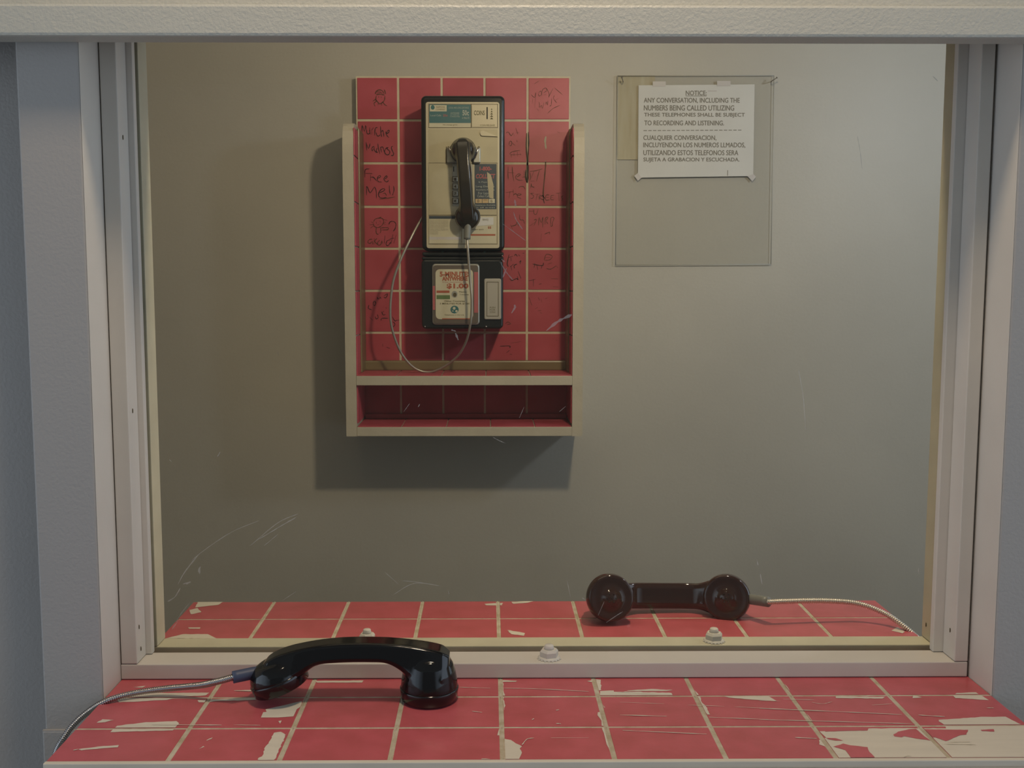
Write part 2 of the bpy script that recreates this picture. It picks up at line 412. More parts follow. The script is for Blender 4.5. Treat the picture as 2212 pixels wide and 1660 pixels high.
patch(C6((765, 120), (815, 110), (820, 130)), step=.003)
patch(C6((88, 112), (210, 118), (200, 125), (90, 128)), amp=.0004)
patch(cr(1040, 1440, 3.687, ((0, 738), (70, 742), (70, 760), (0, 752))))
# far side worn corners
FARP = lambda *p: patch(cr(300, 1240, 2.212, p), step=.004)
FARP((285, 130), (410, 130), (380, 150), (270, 162)); FARP((240, 175), (280, 165), (300, 185), (250, 195)); FARP((130, 310), (210, 290), (330, 290), (370, 310))
FARP((235, 258), (295, 258), (290, 264), (240, 264)); FARP((1760, 270), (1845, 285), (1840, 298), (1780, 290)); FARP((1650, 145), (1740, 140), (1735, 152), (1660, 152)); FARP((1780, 136), (1890, 130), (1860, 140), (1790, 145))
patch(cr(1100, 1220, 1.989, ((1640, 285), (1670, 270), (1700, 290), (1690, 297))))
# ragged chips beside the deep joints
def chips(px_pts, side, seed, wmax=7):
    rnd = random.Random(seed); base = smooth_path([Vector((x, y, 0)) for x, y in px_pts], 7); edge = []
    w = 2
    for p in base: w = max(.5, min(wmax, w+rnd.uniform(-3, 3))); edge.append((p.x+side*w, p.y))
    patch([(p.x, p.y) for p in base]+edge[::-1], step=.05, amp=0)
chips([(1083, 1470), (1086, 1503), (1089, 1535)], 1, 1, 9); chips([(1290, 1500), (1305, 1530)], 1, 3, 6)
chips([(1296, 1540), (1310, 1585), (1329, 1645)], -1, 2, 11); chips([(1489, 1482), (1510, 1520), (1528, 1545)], 1, 5, 10)
chips([(1690, 1478), (1720, 1520), (1750, 1560)], 1, 6, 9); chips([(1080, 1535), (1079, 1590)], -1, 4, 5)
chips([(1893, 1478), (1915, 1500)], 1, 8, 6); chips([(857, 1560), (845, 1632)], -1, 11, 8); chips([(404, 1580), (375, 1628)], -1, 12, 7)
chips([(1976, 1560), (2000, 1585)], -1, 13, 6); chips([(1283, 1470), (1290, 1500)], 1, 15, 10); chips([(1238, 1300), (1250, 1350)], 1, 16, 4)
chips([(1079, 1640), (1000, 1643), (880, 1646)], 0, 17, 3)
# long knife scratches across the red glaze
T0 = topT(CT)
def scr(pix, w=.0007, m=M_bare, h=.0006):
    q = smooth_path([Vector((*onZ(x, y)[:2], 0)) for x, y in pix], 6); mb.stroke([(p.x, p.y) for p in q], w, m, h, T0, .5)
for p in (C6((100, 178), (400, 185), (780, 205)), C6((1030, 290), (1380, 303)), C6((1030, 392), (1400, 402)), C6((1570, 313), (1860, 323)),
          C6((1940, 327), (2212, 340)), R6((0, 355), (700, 385), (1190, 408)), R6((0, 450), (600, 465), (1280, 485)), R6((1330, 412), (1550, 425)),
          R6((440, 305), (530, 318), (610, 300)), R6((940, 328), (1110, 318)), C6((1740, 410), (2212, 428)), R6((0, 290), (180, 296)), C6((1050, 515), (1400, 530), (1720, 545)),
          C6((480, 575), (780, 575)), C6((250, 630), (290, 585), (345, 575)), R6((300, 600), (480, 608)), L6((1600, 505), (1830, 508)), C6((520, 460), (560, 462)), C6((520, 355), (545, 350)),
          C6((330, 430), (345, 420)), R6((1900, 352), (1960, 352)), L6((230, 722), (270, 712)), C6((1000, 208), (1300, 226)), R6((200, 280), (460, 285)),
          cr(80, 1360, 2.257, ((960, 302), (1060, 305))), cr(80, 1360, 2.257, ((560, 468), (900, 470))), cr(80, 1360, 2.257, ((2060, 285), (2210, 290))), cr(80, 1360, 2.257, ((2120, 402), (2170, 408)))):
    scr(p, random.choice((.0006, .0010, .0013)))
for p in (R6((1570, 640), (1760, 638)), R6((1540, 655), (1810, 660)), R6((1205, 765), (1240, 755), (1270, 758))): scr(p, .0007, M_grout, .0007)
counter = thing('counter', ((XL+XR)/2, 1.19, CT-.045), 'red tiled counter with peeling paint running under the window from one side to the other', 'counter')
o = mb.build('tiled_top', counter)
mb = MB(); mb.box((XL+.0, D_front+.006, CT-.10), (XR-.0, 1.10, CT-.045), M_wall, .001); mb.build('apron', counter)
mb = MB(); mb.box((XL, D_front-.008, CT-.045), (XR, D_front-.0021, CT-.006), M_wall, .002); mb.build('front_edge', counter)

# ------------------------------------------------------------------ window
win = bpy.data.objects.new('window_1', None); COL.objects.link(win); win['kind'] = 'structure'; win.location = ((XL+XR)/2, D_bar, CT)
g = .0007
mb = MB(); mb.box((XL+.0004, D_bar, CT+g), (XR-.0030, 1.185, ZB), M_cream, .0012); mb.build('bottom_stop', win)
mb = MB(); mb.box((XL+.0004, D_bb, CT+g), (XR-.0030, D_bbe, ZB), M_creamy, .0012)
mb.build('rear_bottom_stop', win)
def xy(px, D, py=1336): return onY(px, py, D).x
def vstop(xa, xb, ya, yb, m, holes=()):
    mb = MB(); mb.box((xa, ya, ZB+.0006), (xb, yb, Z_head+.02), m, .0012)
    for px, py, xs, sg in holes:      # nail holes in the side face
        r = ray(px, py); t = xs/r.x; p = Vector((xs+sg*.0004, r.y*t, CZ+r.z*t))
        T = Matrix.Translation(p) @ Matrix.Rotation(math.radians(90), 4, 'Y') @ Matrix.Diagonal((1.6, .6, 1, 1))
        mb.lathe([(.0018, -.0003), (.0015, .0003)], M_brownline, T, 8)
    return mb
xa, xb = XL+.0012, xy(293, D_bar)
vstop(xa, xb, D_bar, 1.1766, M_cream, [(265, 297, xb, 1), (286, 888, xb, 1), (300, 1355, xb, 1), (304, 1402, xb, 1)]).build('side_stop', win)
mb = MB(); mb.box((xa, 1.1772, ZB+.0006), (xy(326, 1.1772), 1.1868, Z_head+.02), M_cream, .001); mb.build('glazing_strip', win)
xc = xy(338, D_bb); vstop(xa, xc, D_bb, D_bbe, M_creamy).build('rear_side_stop', win)
xa, xb = XR-.0030, xy(2066, D_bar)
vstop(xb, xa, D_bar, 1.1766, M_cream, [(2053, 1362, xb, -1)]).build('side_stop', win)
mb = MB(); mb.box((xy(2018, 1.1772), 1.1772, ZB+.0006), (xa, 1.1868, Z_head+.02), M_cream, .001); mb.build('glazing_strip', win)
xd = xy(2016, D_bb); vstop(xd, xa, D_bb, D_bbe, M_creamy, [(2001, 1350, xd, -1)]).build('rear_side_stop', win)
# pane with its scratches
mb = MB(); mb.box((XL+.004, D_gl0, CT+.002), (XR-.004, D_gl1, Z_head+.015), M_glass)
TG = wallT(D_gl0-.0004)
def gs(pts, w=.0005, j=.6):
    q = smooth_path([onY(x, y, D_gl0) for x, y in pts], 5); mb.stroke([(p.x, p.z) for p in q], w, M_scr, 0, TG, j)
for p, w in ((((470, 987), (476, 976)), .0008), (((366, 993), (371, 998)), .0008), (((385, 1262), (400, 1235), (428, 1200)), .0011), (((362, 1300), (378, 1290), (390, 1270)), .001),
             (((428, 1237), (432, 1225), (431, 1240)), .0015), (((395, 1262), (412, 1258), (402, 1263)), .0012), (((380, 1345), (392, 1325), (412, 1300)), .0006), (((372, 1360), (386, 1340)), .0009),
             (((410, 1215), (440, 1190), (500, 1150), (560, 1125)), .0006), (((540, 1180), (600, 1130), (645, 1110)), .0006), (((560, 1165), (610, 1135), (640, 1118)), .0009), (((570, 1180), (600, 1155)), .0006),
             (((1086, 484), (1108, 500), (1135, 520)), .0006), (((1109, 458), (1115, 475), (1129, 496)), .0011), (((1112, 432), (1114, 446)), .0018), (((1080, 566), (1095, 590), (1108, 605)), .0011), (((1083, 560), (1090, 566)), .001),
             (((1105, 677), (1113, 663), (1110, 660)), .0018), (((1180, 715), (1205, 695), (1235, 680)), .0025), (((975, 713), (985, 716)), .0015), (((984, 720), (990, 735)), .0022), (((903, 880), (907, 873)), .0008), (((872, 890), (885, 872)), .0006),
             (((1065, 945), (1078, 952), (1092, 958)), .0006), (((1122, 903), (1132, 880)), .0006), (((1208, 890), (1222, 878)), .0006), (((1634, 1209), (1638, 1222)), .0010), (((1642, 1240), (1646, 1262)), .0010), (((1632, 1138), (1633, 1144)), .0008),
             (((1984, 1228), (1984, 1240)), .0011), (((1258, 1292), (1264, 1296)), .0009), (((1310, 1345), (1332, 1330), (1345, 1322)), .0007), (((968, 1276), (970, 1284)), .0008), (((600, 760), (602, 770)), .0006),
             (((1725, 800), (1735, 860), (1740, 930)), .0007), (((1852, 295), (1858, 330), (1862, 365)), .0006), (((2015, 165), (2026, 176)), .0008), (((1086, 600), (1094, 580)), .0012), (((850, 1285), (890, 1262), (930, 1262)), .0005), (((870, 1255), (900, 1258), (950, 1266)), .0005),
             (((830, 1235), (860, 1262)), .0004), (((610, 1298), (640, 1278)), .0006), (((1225, 1255), (1232, 1290)), .0006), (((1305, 1300), (1292, 1330)), .0006)):
    gs(p, w)
mb.build('glass_pane', win)
def bolt(px, py, D, ztop, r=.0112):
    p = onY(px, py, D); mb = MB(); T = Matrix.Translation((p.x, D, ztop)) @ Matrix.Rotation(math.radians(8+px % 20), 4, 'Z')
    mb.lathe([(r*1.16, 0), (r*1.18, .0012), (r*1.0, .0028)], M_cream, T, 24)
    mb.lathe([(r, .0022), (r*1.0, .0085), (r*.80, .0112)], M_cream, T, 6, smooth=False)
    mb.lathe([(r*.56, .010), (r*.50, .0135), (r*.46, .0155), (r*.40, .0162)], M_cream, T, 20)
    for k in range(9):
        a = math.radians(190+k*19); mb.lathe([(.0013, 0), (.0009, .0012)], M_cream, Matrix.Translation((p.x+math.cos(a)*r*1.2, D+math.sin(a)*r*1.2, ztop)), 7)
    return mb.build('bolt', win)
bolt(1186, 1418, (D_bar+1.185)/2-.003, ZB); bolt(793, 1380, (D_bb+D_bbe)/2, ZB, .0100); bolt(1542, 1380, (D_bb+D_bbe)/2, ZB, .0108)

# ------------------------------------------------------------------ handset
XC = .0805
def profz(x):      # top and bottom of the grip along its length
    top = [(-.102, .036), (-.098, .044), (-.080, .0535), (-.05, .0612), (-.02, .0650), (.01, .0660), (.04, .0650), (.07, .0615), (.094, .0565), (.103, .051)]
    bot = [(-.102, .021), (-.080, .020), (-.060, .028), (-.042, .0405), (-.02, .0438), (.02, .0445), (.036, .0430), (.050, .035), (.065, .022), (.080, .018), (.103, .020)]
    def ip(t):
        for i in range(len(t)-1):
            a, b = t[i], t[i+1]
            if x <= b[0]:
                p, q = t[max(i-1, 0)], t[min(i+2, len(t)-1)]; k = (x-a[0])/(b[0]-a[0]); w = b[0]-a[0]
                ma = (b[1]-p[1])/(b[0]-p[0])*w; mb_ = (q[1]-a[1])/(q[0]-a[0])*w
                return (2*k**3-3*k*k+1)*a[1]+(k**3-2*k*k+k)*ma+(3*k*k-2*k**3)*b[1]+(k**3-k*k)*mb_
        return t[-1][1]
    return ip(top), ip(bot)
M_mouth = Matrix.Translation((-XC, 0, 0.0125)) @ Matrix.Rotation(math.radians(20), 4, 'Y').inverted()
M_ear = Matrix.Translation((XC, 0, 0))
def handset_body_mesh(m):
    mb = MB(); n = 56; secs = []
    for i in range(n):
        x = -.102+.205*i/(n-1); zt, zb = profz(x); e = min(1, (i+1.5)/3.5, (n-i+.5)/3.5)**.5; k_ = max(0, min(1, (abs(x)-.048)/.030)); k_ = k_*k_*(3-2*k_)
        wt = (.0112+.001*k_)*e; wb = (.0180+.0085*k_)*e; h = zt-zb
        secs.append([(x, -wt, zt), (x, wt, zt), (x, wt+.0025*e, zt-.0016), (x, wb, zb+h*.30), (x, wb*.93, zb+h*.12), (x, wb*.6, zb), (x, -wb*.6, zb), (x, -wb*.93, zb+h*.12), (x, -wb, zb+h*.30), (x, -wt-.0025*e, zt-.0016)])
    vs = sum(secs, []); k = 10; fs = []
    for i in range(n-1):
        for j in range(k): fs.append([i*k+j, i*k+(j+1) % k, (i+1)*k+(j+1) % k, (i+1)*k+j])
    fs.append(list(range(k))[::-1]); fs.append([(n-1)*k+j for j in range(k)]); mb.add(vs, fs, m)
    bell = [(.0312, .0120), (.0312, .0165), (.0303, .0240), (.0288, .032), (.0262, .040), (.0215, .047), (.012, .051), (.003, .052)]
    mb.lathe(bell, m, M_ear)
    bell2 = [(.0312, .0120), (.0312, .0160), (.0298, .0210), (.0268, .0265), (.0215, .031), (.014, .0335), (.006, .0345), (.002, .0348)]
    mb.lathe(bell2, m, M_mouth)
    me = mb.mesh('tmp'); o = bpy.data.objects.new('tmp', me); COL.objects.link(o)
    r = o.modifiers.new('r', 'REMESH'); r.mode = 'VOXEL'; r.voxel_size = .0010; r.use_smooth_shade = True
    s_ = o.modifiers.new('s', 'SMOOTH'); s_.iterations = 10; s_.factor = .5
    out = bpy.data.meshes.new_from_object(o.evaluated_get(bpy.context.evaluated_depsgraph_get()))
    bpy.data.objects.remove(o); bpy.data.meshes.remove(me)
    out.materials.clear(); out.materials.append(m)
    for p in out.polygons: p.use_smooth = True; p.material_index = 0
    out.name = 'handset_body'; return out
BODY = handset_body_mesh(M_hand)
def cap_mb(m, M, holes):
    mb = MB()
    mb.lathe([(.001, -.0006), (.010, -.0006), (.0105, .0004), (.022, .0009), (.0262, .0000), (.0288, .0000), (.0305, .0012), (.0318, .0100), (.0323, .0128), (.0318, .0140), (.029, .0145)], m, M, 56)
    for k in range(holes):
        a = k*2*math.pi/max(holes-1, 1); rr = 0 if k == holes-1 else .006
        mb.lathe([(.0011, -.0008), (.0009, -.0005)], M_dark, M @ Matrix.Translation((rr*math.cos(a), rr*math.sin(a), 0)), 8)
    return mb
def handset(label, T, mbody, mcap, mslv, cordpts, cmat, crad, ribs, group=None, sleeve=(.0062, .0052), body=None, cup_holes=7):
    root = thing('telephone_handset', T.to_translation(), label, 'telephone handset', group)
    inv = Matrix()
    me = BODY
    if mbody is not M_hand:
        me = BODY.copy(); me.materials.clear(); me.materials.append(mbody)
    b = bpy.data.objects.new('handset_body', me); COL.objects.link(b); b.parent = root
    b.matrix_parent_inverse = Matrix.Translation(root.location).inverted(); b.matrix_basis = T
    for nm, M in (('earpiece_cap', M_ear), ('mouthpiece_cap', M_mouth)):
        o = cap_mb(mcap, M, cup_holes).build(nm, None); o.parent = root
        o.matrix_parent_inverse = Matrix.Translation(root.location).inverted(); o.matrix_basis = T
    # sleeve leaves the mouthpiece end
    s0 = T @ Vector((-XC-.020, 0, .031)); s1 = cordpts[0]
    mb = MB(); d = (s1-s0)
    L = d.length; mb.tube([s0+d*k/8 for k in range(9)], lambda l: sleeve[0] if l > L*.35 else sleeve[0]+(sleeve[1]-sleeve[0])*(1-l/(L*.35)), mslv, 20)
    o = mb.build('cord_sleeve', root)
    path = smooth_path([s0+d*.9]+cordpts, 24)
    mb = MB()
    if ribs:
        path = resample(path, ribs/4); R = crad
        mb.tube(path, lambda l: R*(1.0+.20*math.sin(2*math.pi*l/ribs)), cmat, 14)
    else: mb.tube(path, crad, cmat, 12)
    mb.build('armoured_cord', root)
    return root
# near handset: base centre line from the photo
pe = onZ(928, 1511); pm = onZ(611, 1511)
ang = math.atan2(pe.y-pm.y, pe.x-pm.x)
cen = (pe+pm)/2; TN = Matrix.Translation((cen.x, cen.y, CT+.0012)) @ Matrix.Rotation(ang, 4, 'Z')
def lift(px, py, dz): return onZ(px, py, CT+dz)
cord_n = [lift(503, 1464, .030), lift(466, 1474, .023), lift(429, 1481.5, .016), lift(353, 1489, .009), lift(290, 1498, .0065), lift(232, 1514, .003),
          lift(191, 1538, -.010), lift(158, 1567, -.024), lift(134, 1601, -.040), lift(121, 1628, -.055), lift(112, 1658, -.070), lift(108, 1690, -.095)]
handset('black telephone handset lying on the near counter in front of the glass, blue cord sleeve', TN, M_hand, M_handr, M_blue, cord_n, M_steel, .0031, .0021, sleeve=(.0066, .0056))
# far handset: on its side behind the glass, cups facing the viewer
pL = onZ(1320, 1292, CT+.034); pR = onZ(1578, 1296, CT+.034)
cen = (pL+pR)/2; angf = math.atan2(pR.y-pL.y, pR.x-pL.x)
RF = Matrix.Rotation(angf, 4, 'Z') @ Matrix.Rotation(math.radians(-13), 4, 'X') @ Matrix.Rotation(math.radians(8), 4, 'Z') @ Matrix.Rotation(math.pi, 4, 'Y') @ Matrix.Rotation(-math.pi/2, 4, 'X')
TF = Matrix.Translation((cen.x, cen.y, CT+.0342)) @ RF
cord_f = [lift(1660, 1301, .031), lift(1700, 1299.5, .031), lift(1780, 1298.5, .030), lift(1850, 1304, .026), lift(1905, 1323, .018), lift(1945, 1348, .008), lift(1983, 1380, -.010), lift(1998, 1400, -.03)]
handset('dark handset lying on its side behind the glass with both cups facing out', TF, M_handb, M_handb, M_greyr, cord_f, M_steelw, .0032, .0026, sleeve=(.0070, .0062))

# ------------------------------------------------------------------ tiled phone enclosure on the back wall
D_bf = 2.437
bx0, bx1 = onY(743.5, 614, D_bf).x, onY(1260.5, 614, D_bf).x
ix0, ix1 = onY(766.5, 614, D_bf).x, onY(1238, 614, D_bf).x
zt = onY(1000, 262, D_bf).z; zb = onY(1000, 943, D_bf).z; zb1 = onY(1000, 921.5, D_bf).z
zs1 = onY(1000, 811, D_bf).z; zs0 = onY(1000, 833, D_bf).z
tx = [onY(x, 450, D_tile).x for x in (772.5, 862.5, 955.5, 1047, 1139, 1230)]
tz = [onY(1000, y, D_tile).z for y in (166, 260, 353, 447, 537.5, 628.5, 719, 808)]
enc = thing('phone_enclosure', ((bx0+bx1)/2, D_tile, zb), 'cream wall enclosure lined with red tiles around the payphone', 'phone enclosure')
def tilegrid(mb, us, vs, T, m=M_redb, gap=.0028, th=.005):
    for i in range(len(us)-1):
        for j in range(len(vs)-1):
            u0, u1 = sorted((us[i], us[i+1])); v0, v1 = sorted((vs[j], vs[j+1]))
            if u1-u0 < gap*2.2 or v1-v0 < gap*2.2: continue
            mb.box((u0+gap, v0+gap, 0), (u1-gap, v1-gap, th), m, .0012, T)
mb = MB(); TB = wallT(D_tile+.004)
mb.box((tx[0]-.0005, D_tile+.003, zb), (tx[-1]+.0008, D_wall+.001, tz[0]+.0015), M_booth)
mb.box((tx[0]-.0005, D_tile+.0015, zb), (tx[-1]+.0008, D_tile+.0035, tz[0]+.0015), M_groutb)
tilegrid(mb, tx, tz+[zb+.02], TB, th=.004)
TS = wallT(D_tile-.0006)
def graf(ox, oy, s, strokes, w=.0014, m=M_grf):
    w *= 1.25
    for st in strokes:
        q = [onY(ox+x/s, oy+y/s, D_tile) for x, y in st]
        if len(q) > 2: q = smooth_path(q, 3)
        mb.stroke([(p.x, p.z) for p in q], w, m, 0, TS, .35)
graf(770, 255, 16.6, [[(200, 530), (205, 260), (285, 480), (330, 270), (350, 420)], [(365, 420), (375, 540), (430, 575), (475, 540)], [(480, 340), (475, 460), (495, 590)], [(550, 590), (550, 380)], [(555, 440), (610, 345)],
    [(655, 630), (665, 430), (700, 350), (755, 345)], [(700, 520), (740, 630), (800, 650), (850, 600)], [(860, 300), (880, 560), (905, 680)], [(890, 520), (930, 440), (965, 520), (985, 680)],
    [(1050, 480), (1080, 610), (1160, 705)], [(1070, 570), (1150, 530), (1175, 450), (1120, 460), (1075, 560)],
    [(345, 870), (355, 1000), (370, 1160)], [(360, 920), (430, 1100), (490, 920)], [(620, 1010), (555, 1080), (565, 1190), (615, 1100)], [(625, 1010), (650, 1160), (710, 1230), (770, 1240)], [(770, 920), (790, 1100), (840, 1290)], [(740, 1080), (715, 1180), (750, 1230)],
    [(860, 1040), (880, 1140), (900, 1240)], [(870, 1060), (940, 1040), (980, 1150), (1020, 1240)], [(1080, 1050), (1110, 1120), (1190, 1190), (1180, 1290), (1090, 1320), (1010, 1230), (1050, 1100), (1150, 1060)],
    [(1305, 1010), (1250, 1060), (1290, 1180), (1335, 1280), (1300, 1350), (1240, 1340)]], .0016)
graf(770, 350, 8.74, [[(160, 290), (165, 150), (250, 130)], [(170, 215), (300, 220)], [(265, 360), (265, 240)], [(265, 290), (320, 290), (385, 360)], [(400, 310), (455, 285), (440, 255), (395, 300), (410, 370), (480, 380)], [(520, 330), (575, 295), (570, 262), (520, 310), (530, 350), (570, 378), (610, 350)],
    [(190, 630), (195, 460), (240, 560), (270, 575), (340, 470)], [(345, 470), (375, 560), (378, 690)], [(430, 585), (520, 545), (530, 510), (470, 520), (420, 590), (430, 660), (500, 682), (570, 670)], [(620, 440), (625, 540), (640, 620)], [(700, 450), (710, 530), (690, 600), (680, 630)],
    [(610, 1180), (640, 1130), (700, 1125), (745, 1170), (730, 1260), (695, 1310)], [(540, 1390), (525, 1540)], [(690, 1370), (650, 1550)], [(650, 1470), (580, 1490), (560, 1560), (600, 1580), (650, 1510)], [(750, 1380), (705, 1540)], [(630, 1450), (710, 1440)]], .0016)
graf(770, 350, 8.74, [[(430, 700), (560, 690), (730, 660)], [(500, 600), (540, 590), (570, 640)], [(320, 1140), (350, 1085), (420, 1060), (490, 1070), (515, 1130), (480, 1200), (410, 1240), (340, 1220), (315, 1160)], [(375, 1130), (380, 1165)], [(440, 1110), (455, 1140)], [(390, 1190), (430, 1180)],
    [(320, 1150), (275, 1130)], [(315, 1180), (250, 1190)], [(325, 1210), (265, 1250)], [(430, 1070), (440, 1050), (470, 1045)], [(510, 1085), (580, 1105)], [(515, 1140), (560, 1140)], [(510, 1160), (550, 1180)], [(375, 1240), (370, 1310), (385, 1360), (420, 1365)], [(450, 1230), (460, 1310), (440, 1350)], [(460, 1250), (520, 1240), (600, 1245), (590, 1280), (470, 1285)],
    [(300, 1460), (240, 1470), (215, 1520), (260, 1540), (300, 1500), (310, 1560)], [(340, 1440), (330, 1550)], [(390, 1440), (345, 1500), (400, 1560)], [(440, 1480), (400, 1520), (410, 1570), (460, 1560), (480, 1490), (490, 1550)]], .0014, M_grf2)
graf(770, 160, 15.8, [[(640, 690), (680, 590), (790, 540), (900, 590), (950, 690)], [(690, 600), (850, 620)], [(680, 650), (900, 650)], [(670, 710), (800, 690), (960, 720)], [(680, 750), (660, 850), (720, 950), (800, 1020), (900, 960), (960, 880), (970, 740)], [(750, 770), (765, 800)], [(850, 770), (855, 815)],
    [(950, 530), (980, 620), (1000, 690)], [(560, 930), (640, 880), (680, 930), (600, 1000), (640, 1110)], [(740, 1000), (740, 1070)], [(860, 990), (860, 1080)], [(900, 950), (960, 1040), (1050, 1090)]], .0017, M_grf2)
graf(1080, 160, 8.3, [[(560, 370), (620, 420), (645, 330)], [(640, 340), (625, 600)], [(690, 340), (735, 305), (740, 370), (700, 395), (690, 350)], [(750, 400), (760, 290), (820, 250), (835, 300), (780, 340)], [(780, 375), (830, 370)], [(830, 250), (880, 350), (870, 430)], [(870, 420), (910, 340), (950, 260)],
    [(980, 250), (1050, 310), (1120, 370)], [(700, 500), (715, 600), (745, 560), (760, 620), (790, 510)], [(810, 560), (830, 500), (850, 560), (860, 480)], [(890, 580), (920, 550), (930, 430)], [(975, 380), (960, 440), (1020, 520)], [(990, 470), (1060, 430)], [(590, 440), (580, 520)], [(850, 710), (950, 620), (1080, 560)], [(660, 620), (700, 660)], [(700, 600), (715, 520)]], .0008, M_grf2)
graf(1080, 160, 8.3, [[(620, 175), (700, 125)], [(1030, 1035), (1070, 1055)], [(110, 1060), (150, 1040), (200, 1110), (230, 1060)], [(240, 1050), (255, 1120)], [(285, 970), (320, 1080)], [(280, 1060), (350, 1045)], [(160, 1270), (175, 1210), (210, 1215), (205, 1280), (170, 1285)], [(210, 1230), (270, 1280)], [(300, 1190), (310, 1220)],
    [(170, 1440), (220, 1395), (360, 1370)], [(195, 1440), (205, 1500)], [(250, 1410), (255, 1470)], [(310, 1400), (320, 1480)], [(365, 1420), (375, 1460)], [(190, 1450), (380, 1440)]], .0011, M_grf2)
graf(1080, 160, 8.3, [[(478, 1060), (472, 1330), (490, 1560), (490, 1640)], [(510, 1040), (515, 1250), (500, 1500), (500, 1640)]], .0022, M_ink)
graf(1080, 160, 8.3, [[(825, 1120), (810, 1200), (825, 1350)], [(820, 1550), (815, 1600)]], .003, M_cove)
graf(1080, 350, 8.74, [[(155, 90), (150, 200), (158, 330)], [(230, 90), (240, 230), (265, 370)], [(150, 200), (270, 210)], [(310, 290), (390, 240), (340, 230), (290, 290), (340, 340), (430, 348)], [(460, 160), (455, 290)], [(420, 290), (475, 280)], [(560, 180), (580, 300), (560, 350)], [(560, 180), (680, 165), (800, 130)], [(640, 180), (590, 300)], [(745, 160), (715, 260), (690, 370)], [(570, 365), (650, 360)],
    [(350, 490), (400, 460), (455, 475), (470, 520)], [(580, 500), (590, 410), (600, 460), (650, 480)], [(110, 580), (250, 560)], [(190, 560), (170, 690)], [(250, 520), (255, 640)], [(255, 620), (300, 600), (330, 640)], [(330, 640), (405, 615), (350, 600), (330, 660), (400, 690)],
    [(645, 590), (580, 600), (635, 640), (610, 690), (570, 680)], [(660, 610), (755, 605)], [(705, 610), (680, 720)], [(740, 720), (745, 640), (795, 640), (750, 680), (830, 720)], [(930, 625), (870, 630), (865, 720), (940, 715)], [(870, 670), (920, 668)], [(1020, 630), (965, 640), (960, 710), (1020, 715)], [(965, 672), (1000, 670)], [(1060, 595), (1150, 585)], [(1100, 590), (1112, 740)], [(1190, 640), (1160, 660), (1180, 700), (1165, 735)],
    [(550, 930), (630, 930)], [(640, 900), (645, 980), (690, 985), (720, 890)], [(640, 1100), (690, 1090), (640, 1205)], [(560, 1210), (680, 1130)], [(730, 1200), (740, 1050), (780, 1150), (810, 1040), (805, 1240)], [(850, 1180), (860, 1060), (910, 1050), (870, 1110), (905, 1170)], [(960, 1200), (960, 1060), (1020, 1060), (990, 1150), (985, 1215), (950, 1205)],
    [(780, 1350), (770, 1510)], [(840, 1365), (900, 1340), (940, 1330), (930, 1375)], [(200, 1190), (240, 1270)], [(210, 1215), (300, 1190), (330, 1130), (350, 1220)], [(370, 1000), (380, 1090), (440, 1100), (465, 1170)]], .0012, M_grf2)
graf(1080, 350, 8.74, [[(862, 0), (858, 100), (840, 300), (815, 590), (830, 720)]], .0026, M_grf2)
graf(1080, 350, 8.74, [[(515, 0), (525, 150), (515, 390)], [(490, 150), (485, 300), (515, 390)]], .0032, M_ink)
graf(1080, 350, 8.74, [[(800, 630), (850, 690)], [(815, 700), (838, 780)]], .003, M_grf)
graf(1080, 530, 6.385, [[(125, 130), (100, 250), (115, 300)], [(120, 170), (180, 150)], [(150, 170), (155, 220)], [(200, 150), (215, 125), (240, 155)], [(255, 130), (275, 150)], [(310, 110), (335, 110)], [(140, 300), (190, 260)], [(150, 290), (165, 350)], [(200, 320), (195, 280), (235, 260)], [(265, 240), (290, 210), (275, 260)], [(130, 460), (165, 487), (230, 460), (250, 480)], [(240, 430), (250, 480)], [(250, 360), (290, 460)],
    [(450, 260), (520, 275), (590, 280), (600, 240)], [(480, 250), (470, 310)], [(510, 280), (520, 340)], [(580, 280), (570, 320)], [(400, 490), (490, 470)], [(460, 470), (460, 570)], [(540, 540), (572, 530)], [(0, 1395), (130, 1390), (135, 1420)], [(90, 1485), (130, 1450)], [(140, 1505), (165, 1508)]], .0016)
graf(1080, 530, 6.385, [[(610, 210), (640, 125), (720, 150), (690, 200), (620, 210)], [(630, 170), (700, 170)], [(640, 320), (700, 330), (775, 285)], [(660, 260), (720, 240)], [(770, 280), (800, 310)], [(730, 570), (810, 580)], [(700, 460), (800, 465)], [(400, 720), (440, 830)], [(530, 720), (545, 760)], [(565, 740), (580, 790)], [(520, 905), (570, 900)], [(550, 930), (580, 940)], [(70, 1085), (110, 1060), (150, 1085), (100, 1095)], [(150, 1350), (290, 1330)], [(770, 1310), (790, 1315)], [(620, 740), (650, 730)], [(480, 880), (520, 860)]], .0011, M_grf2)
graf(770, 600, 8.3, [[(225, 490), (215, 550), (275, 580)], [(310, 420), (300, 480), (330, 500), (345, 450), (315, 415)], [(380, 400), (375, 355), (405, 390), (425, 345), (440, 385)], [(490, 350), (530, 360), (560, 290), (490, 330)], [(450, 610), (480, 670), (520, 660)], [(460, 625), (495, 600)], [(520, 540), (545, 550)], [(235, 710), (295, 770)], [(340, 700), (350, 740), (390, 720), (375, 660)],
    [(440, 770), (460, 730), (570, 730)], [(640, 700), (690, 780), (720, 760)], [(630, 870), (665, 880), (690, 830), (650, 790)], [(700, 770), (770, 760)], [(470, 1190), (475, 1240)], [(540, 1250), (600, 1270)]], .0014)
mb.build('back_panel', enc)
zrow = tz[1:8]
